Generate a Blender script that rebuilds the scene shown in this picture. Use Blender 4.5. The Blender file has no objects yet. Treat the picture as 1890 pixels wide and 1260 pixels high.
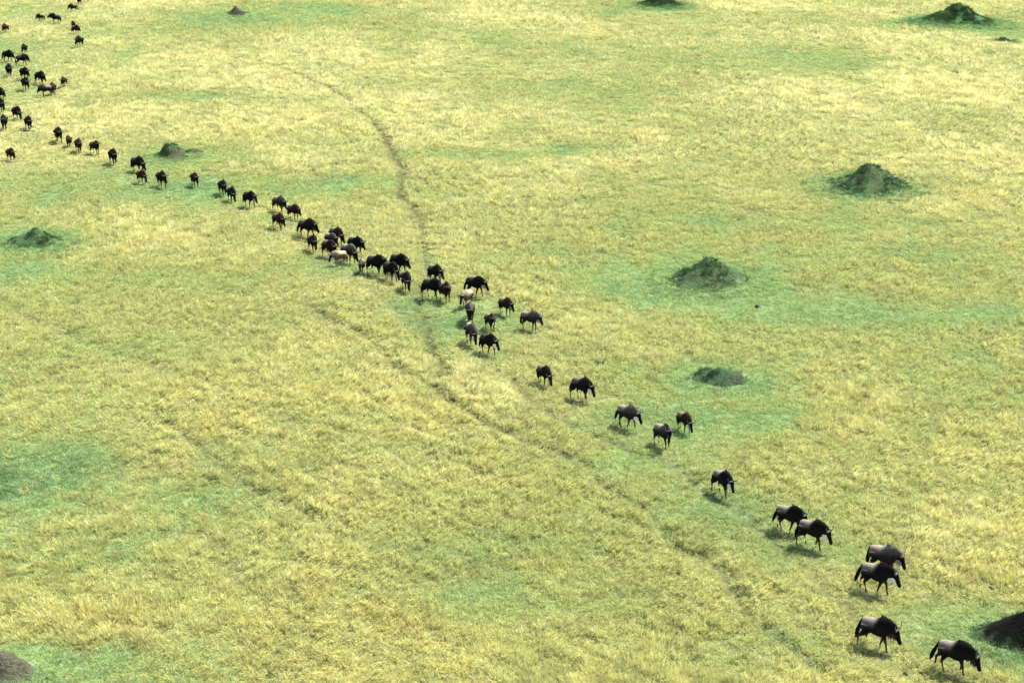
import bpy, bmesh, math, random
import numpy as np
from mathutils import Vector, Matrix, Euler

scene = bpy.context.scene
R = math.radians

# ------------------------------------------------------------------ camera
CAM_H = 29.5                 # a low balloon / light aircraft over the plain
FPX = 3000.0                 # focal length in pixels of a 1890 px wide frame
THETA = math.atan(1050.0 / FPX)
cam_data = bpy.data.cameras.new('camera')
cam_data.sensor_width = 36.0
cam_data.lens = 36.0 * FPX / 1890.0
cam_data.clip_start = 0.5
cam_data.clip_end = 9000.0
cam = bpy.data.objects.new('camera', cam_data)
cam.location = (0, 0, CAM_H)
cam.rotation_euler = (R(90) - THETA, 0, 0)
scene.collection.objects.link(cam)
scene.camera = cam

# ------------------------------------------------------------------ light
SUN_EL, SUN_AZ = 56.0, 52.0          # azimuth: degrees right of the viewing direction (+Y)
world = bpy.data.worlds.new('World')
scene.world = world
world.use_nodes = True
nt = world.node_tree
nt.nodes.clear()
sky = nt.nodes.new('ShaderNodeTexSky')
sky.sky_type = 'NISHITA'
sky.sun_disc = False
sky.sun_elevation = R(SUN_EL)
sky.sun_rotation = R(SUN_AZ)
sky.dust_density = 2.5
sky.ozone_density = 1.0
bg = nt.nodes.new('ShaderNodeBackground')
bg.inputs['Strength'].default_value = 0.095
wo = nt.nodes.new('ShaderNodeOutputWorld')
nt.links.new(sky.outputs[0], bg.inputs['Color'])
nt.links.new(bg.outputs[0], wo.inputs['Surface'])

sd = bpy.data.lights.new('sun', 'SUN')
sd.energy = 4.5
sd.angle = R(9.0)
sd.color = (1.0, 0.965, 0.89)
sun = bpy.data.objects.new('sun', sd)
az, el = R(SUN_AZ), R(SUN_EL)
to_sun = Vector((math.sin(az) * math.cos(el), math.cos(az) * math.cos(el), math.sin(el)))
sun.rotation_euler = to_sun.to_track_quat('Z', 'Y').to_euler()
sun.location = (0, 120, 80)
scene.collection.objects.link(sun)

scene.view_settings.view_transform = 'Standard'
scene.view_settings.look = 'None'
scene.view_settings.gamma = 1.0
scene.view_settings.use_curve_mapping = False
scene.view_settings.exposure = 2.00
scene.render.engine = 'CYCLES'
scene.cycles.max_bounces = 5
scene.cycles.diffuse_bounces = 3
scene.cycles.transmission_bounces = 3
scene.cycles.filter_width = 1.5

# ------------------------------------------------------------------ helpers
rng = np.random.default_rng(11)
random.seed(5)


def at(px, py, z=0.0):
    """pixel of the 1890x1260 frame -> point on the plain"""
    dx, dy = (px - 945.0) / FPX, (py - 630.0) / FPX
    fy = math.cos(THETA) - dy * math.sin(THETA)
    fz = -math.sin(THETA) - dy * math.cos(THETA)
    t = (z - CAM_H) / fz
    return Vector((dx * t, fy * t, z))


def px_per_m(py):
    return math.cos(THETA) * (py - 630.0 + FPX * math.tan(THETA)) / CAM_H


def _hash(ix, iy, seed):
    h = (ix.astype(np.int64) * 374761393 + iy.astype(np.int64) * 668265263 + seed * 974634777) & 0x7fffffff
    h = ((h ^ (h >> 13)) * 1274126177) & 0x7fffffff
    h = (h ^ (h >> 16)) & 0x7fffffff
    return h / float(0x7fffffff)


def vnoise(x, y, seed=0):
    ix, iy = np.floor(x), np.floor(y)
    fx, fy = x - ix, y - iy
    fx = fx * fx * (3 - 2 * fx)
    fy = fy * fy * (3 - 2 * fy)
    a = _hash(ix, iy, seed); b = _hash(ix + 1, iy, seed)
    c = _hash(ix, iy + 1, seed); d = _hash(ix + 1, iy + 1, seed)
    return (a * (1 - fx) + b * fx) * (1 - fy) + (c * (1 - fx) + d * fx) * fy


def fbm(x, y, seed=0, octv=4):
    s, a, n = 0.0, 0.5, 0.0
    for k in range(octv):
        ca, sa = math.cos(0.7 * k + 0.4), math.sin(0.7 * k + 0.4)
        s = s + a * vnoise((x * ca - y * sa) * 2 ** k, (x * sa + y * ca) * 2 ** k, seed + 17 * k)
        n += a
        a *= 0.5
    return s / n


def sstep(a, b, v):
    t = np.clip((v - a) / (b - a), 0, 1)
    return t * t * (3 - 2 * t)


# ------------------------------------------------------------------ the lie of the land
# green swards: photo pixel centre and radii, strength
PATCHES = [
    (455, 34, 150, 22, 1.0), (590, 22, 90, 14, .8), (350, 28, 80, 9, .6), (1130, 18, 80, 12, .7), (1235, 16, 70, 8, .7),
    (1745, 48, 110, 12, .8), (1860, 62, 70, 14, .8), (25, 75, 60, 20, .35), (350, 180, 110, 9, .8), (520, 190, 70, 8, .4),
    (335, 288, 100, 20, 1.1), (200, 335, 190, 26, .6), (390, 345, 170, 24, .8), (590, 350, 150, 20, .75), (700, 335, 90, 12, .6),
    (65, 452, 110, 26, 1.1), (70, 505, 150, 34, .7), (330, 520, 160, 22, .6), (130, 560, 150, 16, .4),
    (900, 286, 150, 10, .9), (1060, 275, 110, 9, .6), (1180, 170, 160, 14, .35), (1500, 110, 220, 18, .35),
    (1600, 352, 105, 16, 1.0), (1450, 410, 240, 14, .3), (1800, 230, 140, 16, .3), (1680, 470, 200, 14, .3),
    (1300, 535, 170, 42, 1.0), (1150, 520, 110, 26, .7), (1480, 575, 220, 26, .75), (1720, 585, 230, 24, .65),
    (1320, 712, 110, 30, 1.15), (1250, 775, 160, 34, .7), (1420, 775, 150, 40, .75), (1560, 700, 90, 16, .3),
    (640, 500, 130, 16, .7), (560, 480, 60, 14, .5), (840, 600, 120, 34, .8), (760, 560, 90, 20, .5), (900, 660, 60, 14, .3),
    (70, 872, 150, 50, 1.25), (260, 905, 120, 26, .35), (1050, 790, 90, 16, .4), (1120, 860, 120, 24, .4),
    (1360, 960, 220, 46, .6), (1500, 1010, 140, 40, .5), (900, 1010, 230, 40, .55), (960, 1090, 220, 40, .5),
    (1150, 1110, 140, 36, .35), (700, 1080, 110, 26, .3), (620, 780, 90, 18, .25), (300, 650, 150, 16, .3),
    (140, 1225, 190, 42, .95), (320, 1250, 120, 20, .5), (1830, 1175, 150, 52, 1.1), (1700, 1130, 90, 26, .5),
    (1580, 840, 120, 30, .3), (560, 1190, 100, 26, .25), (1420, 1180, 160, 40, .35),
]
# lush darker swards
LUSH = [(60, 875, 150, 44, 1.0), (1330, 716, 80, 16, .7), (1300, 545, 100, 14, .5), (1850, 1195, 110, 34, .9), (40, 1258, 140, 22, .7),
        (1600, 364, 90, 8, .6), (66, 462, 90, 14, .6), (320, 298, 70, 8, .5), (455, 38, 80, 8, .6), (660, 505, 60, 9, .6), (1560, 580, 160, 14, .35),
        (840, 600, 70, 16, .45), (1400, 960, 200, 40, .35), (300, 340, 130, 14, .35), (1300, 770, 200, 26, .35), (900, 1040, 200, 40, .3)]
# stands of taller, paler grass
TALL = [
    (410, 888, 60, 20, 1.0), (170, 500, 50, 18, .9), (140, 925, 60, 22, .6), (830, 690, 80, 40, .8), (640, 660, 90, 24, .5),
    (930, 735, 70, 30, .8), (1130, 660, 150, 26, .6), (1560, 800, 90, 26, .6), (330, 158, 50, 8, .6), (1520, 900, 80, 26, .6),
    (250, 850, 80, 20, .4), (560, 1050, 130, 40, .4), (1700, 950, 120, 50, .4), (1000, 620, 90, 18, .5), (210, 690, 110, 20, .4),
    (1200, 1215, 60, 20, .5), (740, 870, 120, 30, .3), (620, 430, 40, 8, .5), (1190, 330, 200, 20, .4), (890, 890, 60, 20, .4),
    (820, 430, 60, 10, .3), (520, 300, 90, 14, .4), (760, 180, 120, 20, .4), (1050, 100, 160, 16, .3), (1600, 620, 160, 20, .3),
]
# animal tracks worn through the grass: photo polylines, half width in metres, strength
TRAILS = [
    ([(410, 78), (432, 110), (430, 140), (450, 160)], 0.25, 0.43),
    ([(500, 118), (600, 160), (655, 195), (690, 228)], .30, .60),
    ([(690, 228), (722, 275), (737, 315), (745, 370)], .37, .90),
    ([(745, 370), (778, 420), (790, 480), (775, 560), (790, 615)], .32, .66),
    ([(790, 615), (815, 660), (812, 700)], .38, .85),
    ([(440, 120), (500, 118)], 0.22, 0.36),
    ([(560, 560), (660, 610), (740, 680), (812, 722), (880, 775), (960, 810), (1070, 860), (1160, 930), (1290, 1030),
      (1400, 1140), (1500, 1240)], 0.30, 0.54),
    ([(285, 768), (330, 800), (420, 870), (520, 925), (600, 965)], 0.28, 0.50),
    ([(905, 670), (960, 720), (1010, 762), (1060, 790), (1150, 830), (1260, 880), (1380, 960), (1500, 1060), (1640, 1190)], 0.28, 0.50),
    ([(0, 560), (60, 590), (180, 640), (300, 690), (420, 720)], 0.22, 0.32),
    ([(680, 530), (740, 570), (800, 640)], 0.29, 0.32),
    ([(520, 770), (640, 800), (780, 830), (900, 880)], 0.22, 0.29),
    ([(400, 1010), (470, 1090), (560, 1160)], 0.22, 0.32),
    ([(940, 660), (955, 700), (1000, 760)], 0.22, 0.29),
    ([(0, 110), (90, 165), (150, 200)], 0.29, 0.25),
]


def ell(px, py, rx, ry):
    c = at(px, py)
    wx = rx / px_per_m(py)
    wy = 0.5 * (at(px, py - ry).y - at(px, py + ry).y)
    return c.x, c.y, wx, wy


def field(x, y, lst, warp=0.55, seed=3):
    wx = (fbm(x * .35, y * .2, seed) - .5)
    wy = (fbm(x * .35, y * .2, seed + 9) - .5)
    f = np.zeros_like(x)
    for (px, py, rx, ry, s) in lst:
        cx, cy, ax, ay = ell(px, py, rx, ry)
        u = (x - cx) / ax + wx * 2 * warp
        v = (y - cy) / ay + wy * 2 * warp
        d = u * u + v * v
        f = np.maximum(f, s * np.exp(-d * .9)) + 0.25 * s * np.exp(-d * .9) * (f > 0.05)
    return f


TR_W = []
for pts, w, s in TRAILS:
    TR_W.append(([at(*p) for p in pts], w, s))


def trail(x, y):
    j = (fbm(x * .5, y * .35, 77) - .5) * 1.1
    j2 = (fbm(x * .5, y * .35, 99) - .5) * 1.1
    f = np.zeros_like(x)
    for pts, w, s in TR_W:
        for a, b in zip(pts[:-1], pts[1:]):
            ex, ey = b.x - a.x, b.y - a.y
            L2 = ex * ex + ey * ey
            m = (x > min(a.x, b.x) - 3) & (x < max(a.x, b.x) + 3) & (y > min(a.y, b.y) - 4) & (y < max(a.y, b.y) + 4)
            if not m.any():
                continue
            xx, yy = x[m] + j[m], y[m] + j2[m]
            t = np.clip(((xx - a.x) * ex + (yy - a.y) * ey) / L2, 0, 1)
            d = np.hypot(xx - a.x - t * ex, yy - a.y - t * ey)
            f[m] = np.maximum(f[m], min(1.0, s * 1.15) * np.exp(-(d / w) ** 2))
    return f


def green(x, y):
    g = field(x, y, PATCHES)
    g = g * (0.75 + 0.5 * fbm(x * .5, y * .4, 31))
    n1 = fbm(x * .07, y * .045, 5, 4)
    n2 = fbm(x * .35, y * .22, 6, 3)
    return np.clip(g * 1.05 + sstep(.50, .76, n1) * .42 + sstep(.50, .80, n2) * .36, 0, 1.2)


def tall(x, y):
    return field(x, y, TALL, .5, 8)


# ------------------------------------------------------------------ materials
def new_mat(name):
    m = bpy.data.materials.new(name)
    m.use_nodes = True
    n = m.node_tree
    n.nodes.clear()
    out = n.nodes.new('ShaderNodeOutputMaterial')
    return m, n, out


def N(n, typ, **kw):
    o = n.nodes.new(typ)
    for k, v in kw.items():
        setattr(o, k, v)
    return o


def mixc(n, a, b, fac, blend='MIX'):
    o = n.nodes.new('ShaderNodeMix')
    o.data_type = 'RGBA'
    o.blend_type = blend
    for sock, v in ((o.inputs[0], fac), (o.inputs[6], a), (o.inputs[7], b)):
        if isinstance(v, (int, float)):
            sock.default_value = v
        elif isinstance(v, (tuple, list)):
            sock.default_value = tuple(v) + (1,) if len(v) == 3 else v
        else:
            n.links.new(v, sock)
    return o.outputs[2]


def ramp(n, src, stops):
    r = n.nodes.new('ShaderNodeValToRGB')
    el_ = r.color_ramp.elements
    while len(el_) < len(stops):
        el_.new(0.5)
    for e, (p, c) in zip(el_, stops):
        e.position = p
        e.color = tuple(c) + (1,) if len(c) == 3 else c
    n.links.new(src, r.inputs[0])
    return r.outputs[0]


def attr(n, name, typ='GEOMETRY'):
    a = n.nodes.new('ShaderNodeAttribute')
    a.attribute_name = name
    a.attribute_type = typ
    return a


def noise(n, scale, detail=3, rough=.6, coord='Object', vec=None):
    t = n.nodes.new('ShaderNodeTexNoise')
    t.inputs['Scale'].default_value = scale
    t.inputs['Detail'].default_value = detail
    t.inputs['Roughness'].default_value = rough
    if vec is None:
        tc = n.nodes.new('ShaderNodeTexCoord')
        vec = tc.outputs[coord]
    n.links.new(vec, t.inputs['Vector'])
    return t


def mat_ground():
    m, n, out = new_mat('savanna_soil')
    b = N(n, 'ShaderNodeBsdfPrincipled')
    b.inputs['Roughness'].default_value = 1.0
    b.inputs['Specular IOR Level'].default_value = 0.05
    g = attr(n, 'green'); t = attr(n, 'trail')
    n1 = noise(n, 2.2, 5)
    n2 = noise(n, .35, 3)
    dry = ramp(n, n1.outputs[0], [(.3, (.055, .055, .020)), (.7, (.15, .145, .055))])
    grn = ramp(n, n1.outputs[0], [(.3, (.045, .075, .028)), (.7, (.11, .165, .065))])
    c = mixc(n, dry, grn, g.outputs['Fac'])
    c = mixc(n, c, (.045, .045, .020), t.outputs['Fac'])  # track soil, with the shade of standing grass painted in
    v = ramp(n, n2.outputs[0], [(.3, (.8, .8, .8)), (.7, (1.1, 1.1, 1.1))])
    c = mixc(n, c, v, 1.0, 'MULTIPLY')
    n.links.new(c, b.inputs['Base Color'])
    bp = N(n, 'ShaderNodeBump')
    bp.inputs['Distance'].default_value = .12
    bp.inputs['Strength'].default_value = .8
    n.links.new(n1.outputs[0], bp.inputs['Height'])
    n.links.new(bp.outputs[0], b.inputs['Normal'])
    n.links.new(b.outputs[0], out.inputs[0])
    return m


def mat_grass(name):
    m, n, out = new_mat(name)
    tint = attr(n, 'tint', 'INSTANCER')
    h = attr(n, 'along')
    r = attr(n, 'shade')
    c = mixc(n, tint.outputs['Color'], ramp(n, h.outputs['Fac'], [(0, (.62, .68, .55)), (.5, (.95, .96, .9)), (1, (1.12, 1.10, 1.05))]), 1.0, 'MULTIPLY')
    c = mixc(n, c, ramp(n, r.outputs['Fac'], [(0, (.58, .62, .56)), (.6, (1.0, 1.0, 1.0)), (1, (1.32, 1.30, 1.25))]), 1.0, 'MULTIPLY')
    d = N(n, 'ShaderNodeBsdfDiffuse'); d.inputs['Roughness'].default_value = .6
    tr = N(n, 'ShaderNodeBsdfTranslucent')
    mx = N(n, 'ShaderNodeMixShader'); mx.inputs[0].default_value = .32
    n.links.new(c, d.inputs['Color']); n.links.new(c, tr.inputs['Color'])
    n.links.new(d.outputs[0], mx.inputs[1]); n.links.new(tr.outputs[0], mx.inputs[2])
    n.links.new(mx.outputs[0], out.inputs[0])
    return m


def mat_mound(name, earth, weed, amount):
    m, n, out = new_mat(name)
    b = N(n, 'ShaderNodeBsdfPrincipled')
    b.inputs['Roughness'].default_value = 1.0
    b.inputs['Specular IOR Level'].default_value = 0.05
    n1 = noise(n, 1.6, 6, .7)
    n2 = noise(n, 7.0, 4, .7)
    skirt = attr(n, 'skirt')
    e = ramp(n, n2.outputs[0], [(.3, tuple(v * .45 for v in earth)), (.72, tuple(v * 1.5 for v in earth))])
    w = ramp(n, n2.outputs[0], [(.3, tuple(v * .5 for v in weed)), (.72, tuple(v * 1.6 for v in weed))])
    f = ramp(n, n1.outputs[0], [(amount - .1, (1, 1, 1)), (amount + .08, (0, 0, 0))])
    c = mixc(n, e, w, f)
    sw = ramp(n, n2.outputs[0], [(.3, (.05, .11, .045)), (.7, (.13, .22, .09))])
    c = mixc(n, c, sw, skirt.outputs['Fac'])
    n.links.new(c, b.inputs['Base Color'])
    bp = N(n, 'ShaderNodeBump'); bp.inputs['Distance'].default_value = .15
    n.links.new(n2.outputs[0], bp.inputs['Height'])
    n.links.new(bp.outputs[0], b.inputs['Normal'])
    n.links.new(b.outputs[0], out.inputs[0])
    return m


def mat_coat(name, back, shoulder, belly, leg, face=(.007, .006, .006)):
    m, n, out = new_mat(name)
    b = N(n, 'ShaderNodeBsdfPrincipled')
    b.inputs['Roughness'].default_value = .95
    b.inputs['Specular IOR Level'].default_value = 0.03
    nz = noise(n, 6.0, 4, .7)
    fine = noise(n, 30.0, 2, .7)
    var = ramp(n, nz.outputs[0], [(.3, (.78, .77, .76)), (.7, (1.2, 1.18, 1.15))])
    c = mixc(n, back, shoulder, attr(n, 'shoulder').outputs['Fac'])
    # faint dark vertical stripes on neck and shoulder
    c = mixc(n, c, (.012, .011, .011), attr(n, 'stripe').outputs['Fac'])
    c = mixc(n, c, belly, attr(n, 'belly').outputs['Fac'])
    c = mixc(n, c, leg, attr(n, 'leg').outputs['Fac'])
    c = mixc(n, c, face, attr(n, 'face').outputs['Fac'])
    c = mixc(n, c, var, 1.0, 'MULTIPLY')
    n.links.new(c, b.inputs['Base Color'])
    bp = N(n, 'ShaderNodeBump'); bp.inputs['Distance'].default_value = .01; bp.inputs['Strength'].default_value = .5
    n.links.new(fine.outputs[0], bp.inputs['Height'])
    n.links.new(bp.outputs[0], b.inputs['Normal'])
    n.links.new(b.outputs[0], out.inputs[0])
    return m


def mat_hair(name, col, rough=.8):
    m, n, out = new_mat(name)
    b = N(n, 'ShaderNodeBsdfPrincipled')
    b.inputs['Roughness'].default_value = rough
    b.inputs['Specular IOR Level'].default_value = 0.03
    nz = noise(n, 14.0, 3, .7)
    c = ramp(n, nz.outputs[0], [(.3, tuple(v * .6 for v in col)), (.7, tuple(v * 1.3 for v in col))])
    n.links.new(c, b.inputs['Base Color'])
    n.links.new(b.outputs[0], out.inputs[0])
    return m


M_GROUND = mat_ground()
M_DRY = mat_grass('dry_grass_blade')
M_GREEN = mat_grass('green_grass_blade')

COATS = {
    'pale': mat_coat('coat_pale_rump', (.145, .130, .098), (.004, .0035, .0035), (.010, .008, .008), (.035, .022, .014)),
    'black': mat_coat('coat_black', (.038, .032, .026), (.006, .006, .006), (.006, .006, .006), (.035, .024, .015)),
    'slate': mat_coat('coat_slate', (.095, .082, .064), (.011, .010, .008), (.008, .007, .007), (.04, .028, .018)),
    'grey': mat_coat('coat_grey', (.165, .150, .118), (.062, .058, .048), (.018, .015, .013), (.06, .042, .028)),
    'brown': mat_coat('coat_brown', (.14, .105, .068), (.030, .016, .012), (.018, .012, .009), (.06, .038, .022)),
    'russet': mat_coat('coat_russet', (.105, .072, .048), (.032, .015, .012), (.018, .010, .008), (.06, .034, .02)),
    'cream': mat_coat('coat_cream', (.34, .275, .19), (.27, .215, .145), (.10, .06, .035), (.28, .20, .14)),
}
M_MANE = mat_hair('mane_hair', (.004, .004, .004))
M_BEARD = mat_hair('beard_hair', (.78, .74, .62), .9)
M_BEARD_GREY = mat_hair('beard_hair_grey', (.30, .28, .24), .9)
M_BEARD_DARK = mat_hair('beard_hair_dark', (.035, .03, .025), .9)
M_TAIL = mat_hair('tail_hair', (.005, .0045, .004))
M_HORN = mat_hair('horn', (.060, .056, .050), .45)
M_EYE = mat_hair('eye', (.01, .008, .006), .15)


def mesh_from(name, verts, faces, mat=None, smooth=True):
    me = bpy.data.meshes.new(name)
    me.from_pydata([tuple(v) for v in verts], [], faces)
    me.update()
    if mat:
        me.materials.append(mat)
    if smooth:
        me.polygons.foreach_set('use_smooth', [True] * len(me.polygons))
    return me


def link(name, me, parent=None, loc=None):
    o = bpy.data.objects.new(name, me)
    scene.collection.objects.link(o)
    if parent:
        o.parent = parent
    if loc is not None:
        o.location = loc
    return o


# ------------------------------------------------------------------ animals: where they stand
# px, py(feet), yaw (0 faces right in the frame, -90 faces the camera), pose, coat, scale, beard, label
# beard: 2 white, 1 grey, 0 dark
HERD = [
    (11, 60, -105, 'C', 'brown', .86, 0, 'brown wildebeest facing the camera alone at the left edge near the top corner'),
    (76, 39, 192, 'C', 'brown', .72, 0, 'small brown wildebeest facing left, just left of one holding its tail out'),
    (104, 43, 178, 'F', 'slate', .92, 0, 'dark wildebeest walking left with raised head near the top left corner'),
    (136, 23, 200, 'A', 'brown', .80, 1, 'grey brown wildebeest facing left, cut close by the top edge of the photo'),
    (147, 11, -50, 'A', 'black', .9, 0, 'black wildebeest half out of the top edge behind a brown one'),
    (136, 54, -80, 'C', 'slate', .8, 0, 'dark wildebeest rearmost of three bunched below the top left corner'),
    (140, 64, -20, 'A', 'brown', .85, 0, 'brown wildebeest in the middle of three bunched near the top left'),
    (148, 86, -110, 'B', 'slate', 1.0, 0, 'dark wildebeest walking towards the camera, front one of three bunched near the top'),
    (46, 99, -95, 'B', 'slate', .85, 0, 'slender dark wildebeest walking to the camera behind the upper left black group'),
    (15, 116, -12, 'A', 'black', .98, 0, 'black wildebeest facing right, topmost left of the upper left black group'),
    (41, 122, 25, 'B', 'black', .90, 0, 'black wildebeest seen from behind below the slender one in the upper left'),
    (18, 143, -50, 'B', 'black', 1.02, 0, 'black wildebeest nearest the left edge in the lower row of the upper group'),
    (46, 149, -28, 'A', 'black', 1.0, 0, 'black wildebeest with raised horn in the middle of the upper left group'),
    (48, 167, -42, 'C', 'black', 1.0, 0, 'black wildebeest at the front of the upper left group, left of a greyer one'),
    (75, 156, -25, 'B', 'black', 1.04, 0, 'black wildebeest rightmost of the black animals in the upper left group'),
    (86, 180, 200, 'C', 'grey', .92, 0, 'grey backed wildebeest facing left at the front of the upper left group'),
    (99, 176, -85, 'B', 'brown', .92, 0, 'dark brown wildebeest facing the camera right beside the grey backed one'),
    (119, 161, -95, 'A', 'russet', .78, 0, 'small reddish brown wildebeest standing apart right of the upper left group'),
    (1, 186, -30, 'A', 'black', .95, 0, 'black wildebeest cut by the left edge, upper one of three there'),
    (3, 208, -40, 'B', 'black', 1.0, 0, 'black wildebeest cut by the left edge, middle one of three there'),
    (9, 241, -75, 'A', 'slate', 1.05, 0, 'dark wildebeest facing the camera at the left edge, lowest of three there'),
    (32, 221, -35, 'E', 'black', 1.0, 0, 'black wildebeest with lowered head between the left edge and a walking pair'),
    (54, 241, -60, 'B', 'black', .95, 0, 'black wildebeest walking forward with one horn showing, left of a wide gap'),
    (109, 262, -50, 'A', 'slate', 1.0, 0, 'dark wildebeest first after the gap, followed by three browner ones'),
    (128, 270, -85, 'C', 'brown', .78, 0, 'small grey brown wildebeest facing forward, left of a dark brown one'),
    (146, 280, -48, 'B', 'brown', .9, 0, 'dark brown wildebeest between a small one and one flicking its tail'),
    (176, 283, -22, 'D', 'brown', .88, 0, 'brown wildebeest flicking its tail sideways behind the line, left of a termite mound'),
    (210, 303, -62, 'B', 'black', .98, 0, 'black wildebeest walking alone to the left of the small brown termite mound'),
    (21, 299, -35, 'C', 'russet', .85, 0, 'reddish brown wildebeest alone at the left edge below the line of animals'),
    (255, 317, -22, 'E', 'slate', 1.02, 0, 'dark wildebeest with horns lowered, just below the small brown termite mound'),
    (262, 338, -28, 'E', 'brown', .92, 1, 'brown wildebeest with hanging head and pale belly, in front of a dark one'),
    (299, 345, -38, 'A', 'slate', 1.02, 0, 'dark wildebeest with pale horn tip below the right foot of a termite mound'),
    (360, 344, -42, 'C', 'brown', .92, 0, 'brownish wildebeest walking alone between two dark pairs'),
    (412, 360, -48, 'B', 'slate', 1.0, 0, 'dark wildebeest with its tail hanging out, rear one of a close pair'),
    (428, 372, -40, 'E', 'slate', .95, 0, 'dark wildebeest with reddish horns, front one of a close pair'),
    (461, 384, -28, 'A', 'black', 1.0, 1, 'black wildebeest striding alone with its tail swung back to the left'),
    (516, 394, -28, 'B', 'grey', .98, 0, 'grey brown wildebeest at the back of a trio on the upper part of the line'),
    (542, 407, -20, 'C', 'russet', .90, 0, 'dark brown wildebeest rightmost of a trio on the upper line'),
    (515, 426, -30, 'B', 'russet', .96, 0, 'reddish brown wildebeest in front of a trio on the upper line'),
    (567, 440, -16, 'A', 'slate', 1.12, 0, 'large dark wildebeest with long tail leading into the crowded middle'),
    (578, 464, -68, 'B', 'slate', 1.0, 0, 'grey backed wildebeest facing forward, below the large long tailed one'),
    (621, 449, -24, 'E', 'brown', .98, 0, 'brown wildebeest topmost of the crowded knot, its head hanging right'),
    (611, 457, -30, 'C', 'grey', .88, 0, 'grey rumped wildebeest squeezed between a brown and a dark one'),
    (608, 476, -32, 'B', 'slate', 1.0, 0, 'dark wildebeest with shining back at the left of the crowded knot'),
    (656, 468, -22, 'A', 'black', 1.0, 0, 'black wildebeest with horns stretched right, upper right of the crowded knot'),
    (644, 485, -26, 'E', 'grey', 1.06, 0, 'wildebeest with pale grey rump and black front behind the tan one'),
    (627, 492, 208, 'C', 'cream', .88, 2, 'pale tan wildebeest with a dark face, facing left out of the knot'),
    (668, 505, -95, 'C', 'grey', .74, 2, 'small grey calf facing the camera at the front of the crowded knot'),
    (693, 508, -16, 'F', 'black', 1.04, 0, 'long legged black wildebeest with level neck, right of the small grey calf'),
    (722, 519, -28, 'E', 'black', 1.02, 1, 'black wildebeest with pale horns lowered in front of another black one'),
    (736, 505, -18, 'A', 'black', 1.05, 0, 'black wildebeest standing behind the one that lowers its pale horns'),
    (750, 538, -55, 'E', 'slate', 1.0, 0, 'dark wildebeest stepping forward alone to the left of the track crossing'),
    (803, 524, -35, 'A', 'slate', 1.0, 1, 'wildebeest with white glints on its back, behind a black one by the track'),
    (797, 551, -16, 'B', 'black', 1.04, 0, 'black wildebeest broadside on the track, in front of one with white glints'),
    (822, 557, -45, 'D', 'brown', .98, 0, 'brown wildebeest with pale rump and upturned horns close behind a black one'),
    (877, 549, -12, 'A', 'black', 1.03, 1, 'large black wildebeest walking right with tail out above the cream one'),
    (862, 568, 238, 'C', 'cream', .92, 2, 'cream coloured wildebeest facing left with a dark face, below a large black one'),
    (868, 594, -88, 'B', 'grey', 1.02, 0, 'wildebeest with black face and pale flanks walking straight to the camera'),
    (933, 582, -35, 'C', 'brown', .90, 1, 'dark brown wildebeest standing apart, left above the grey broadside one'),
    (905, 608, -45, 'D', 'brown', .82, 2, 'small brown wildebeest calf with white front legs'),
    (870, 633, -65, 'E', 'grey', 1.0, 1, 'grey wildebeest with rounded back and lowered dark head, left of the line'),
    (978, 609, -12, 'C', 'grey', .95, 1, 'smooth grey wildebeest standing broadside to the right of the line'),
    (901, 651, -28, 'A', 'black', 1.0, 2, 'black wildebeest with white beard at the head of the loose middle bunch'),
    (1004, 710, -38, 'E', 'slate', .90, 1, 'brownish grey wildebeest with low head and lifted tail beside a dark track'),
    (1073, 737, -26, 'B', 'slate', 1.0, 2, 'grey wildebeest with a white chin and hunched neck, right of a smaller one'),
    (1157, 792, -26, 'A', 'grey', 1.0, 2, 'light grey wildebeest with white chest on green grass, left of two others'),
    (1223, 826, -38, 'D', 'grey', .97, 1, 'pale wildebeest looking at the camera with both horns spread wide'),
    (1262, 799, -40, 'E', 'brown', .82, 1, 'brown wildebeest with rusty forehead, beyond the one looking at the camera'),
    (1332, 913, -42, 'B', 'pale', .95, 2, 'lone wildebeest with white beard midway between the pair and the trio above'),
    (1455, 981, -20, 'A', 'pale', .97, 0, 'wildebeest with pale rump and black shoulders, rear one of the lower pair'),
    (1497, 1013, -24, 'B', 'pale', .95, 2, 'white bearded wildebeest with curled horn, front one of the lower pair'),
    (1628, 1060, -20, 'C', 'grey', 1.0, 1, 'pale grey wildebeest standing behind a black shouldered one'),
    (1614, 1094, -18, 'A', 'pale', .97, 2, 'white bearded black shouldered wildebeest overlapping a pale grey one behind it'),
    (1615, 1196, -18, 'B', 'pale', .97, 0, 'wildebeest with horns up following the last animal at the lower right'),
    (1757, 1241, -16, 'G', 'pale', .98, 0, 'lowest wildebeest leading the line, striding with hanging head at the lower right'),
]
HERD_XY = [at(a[0], a[1]) for a in HERD]


def near_animal(x, y):
    f = np.zeros_like(x)
    for p in HERD_XY:
        d2 = ((x - p.x) / 1.5) ** 2 + ((y - p.y + 1.1) / (1.5 + .012 * p.y)) ** 2
        m = d2 < 6
        f[m] = np.maximum(f[m], np.exp(-d2[m]))
    return f


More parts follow.
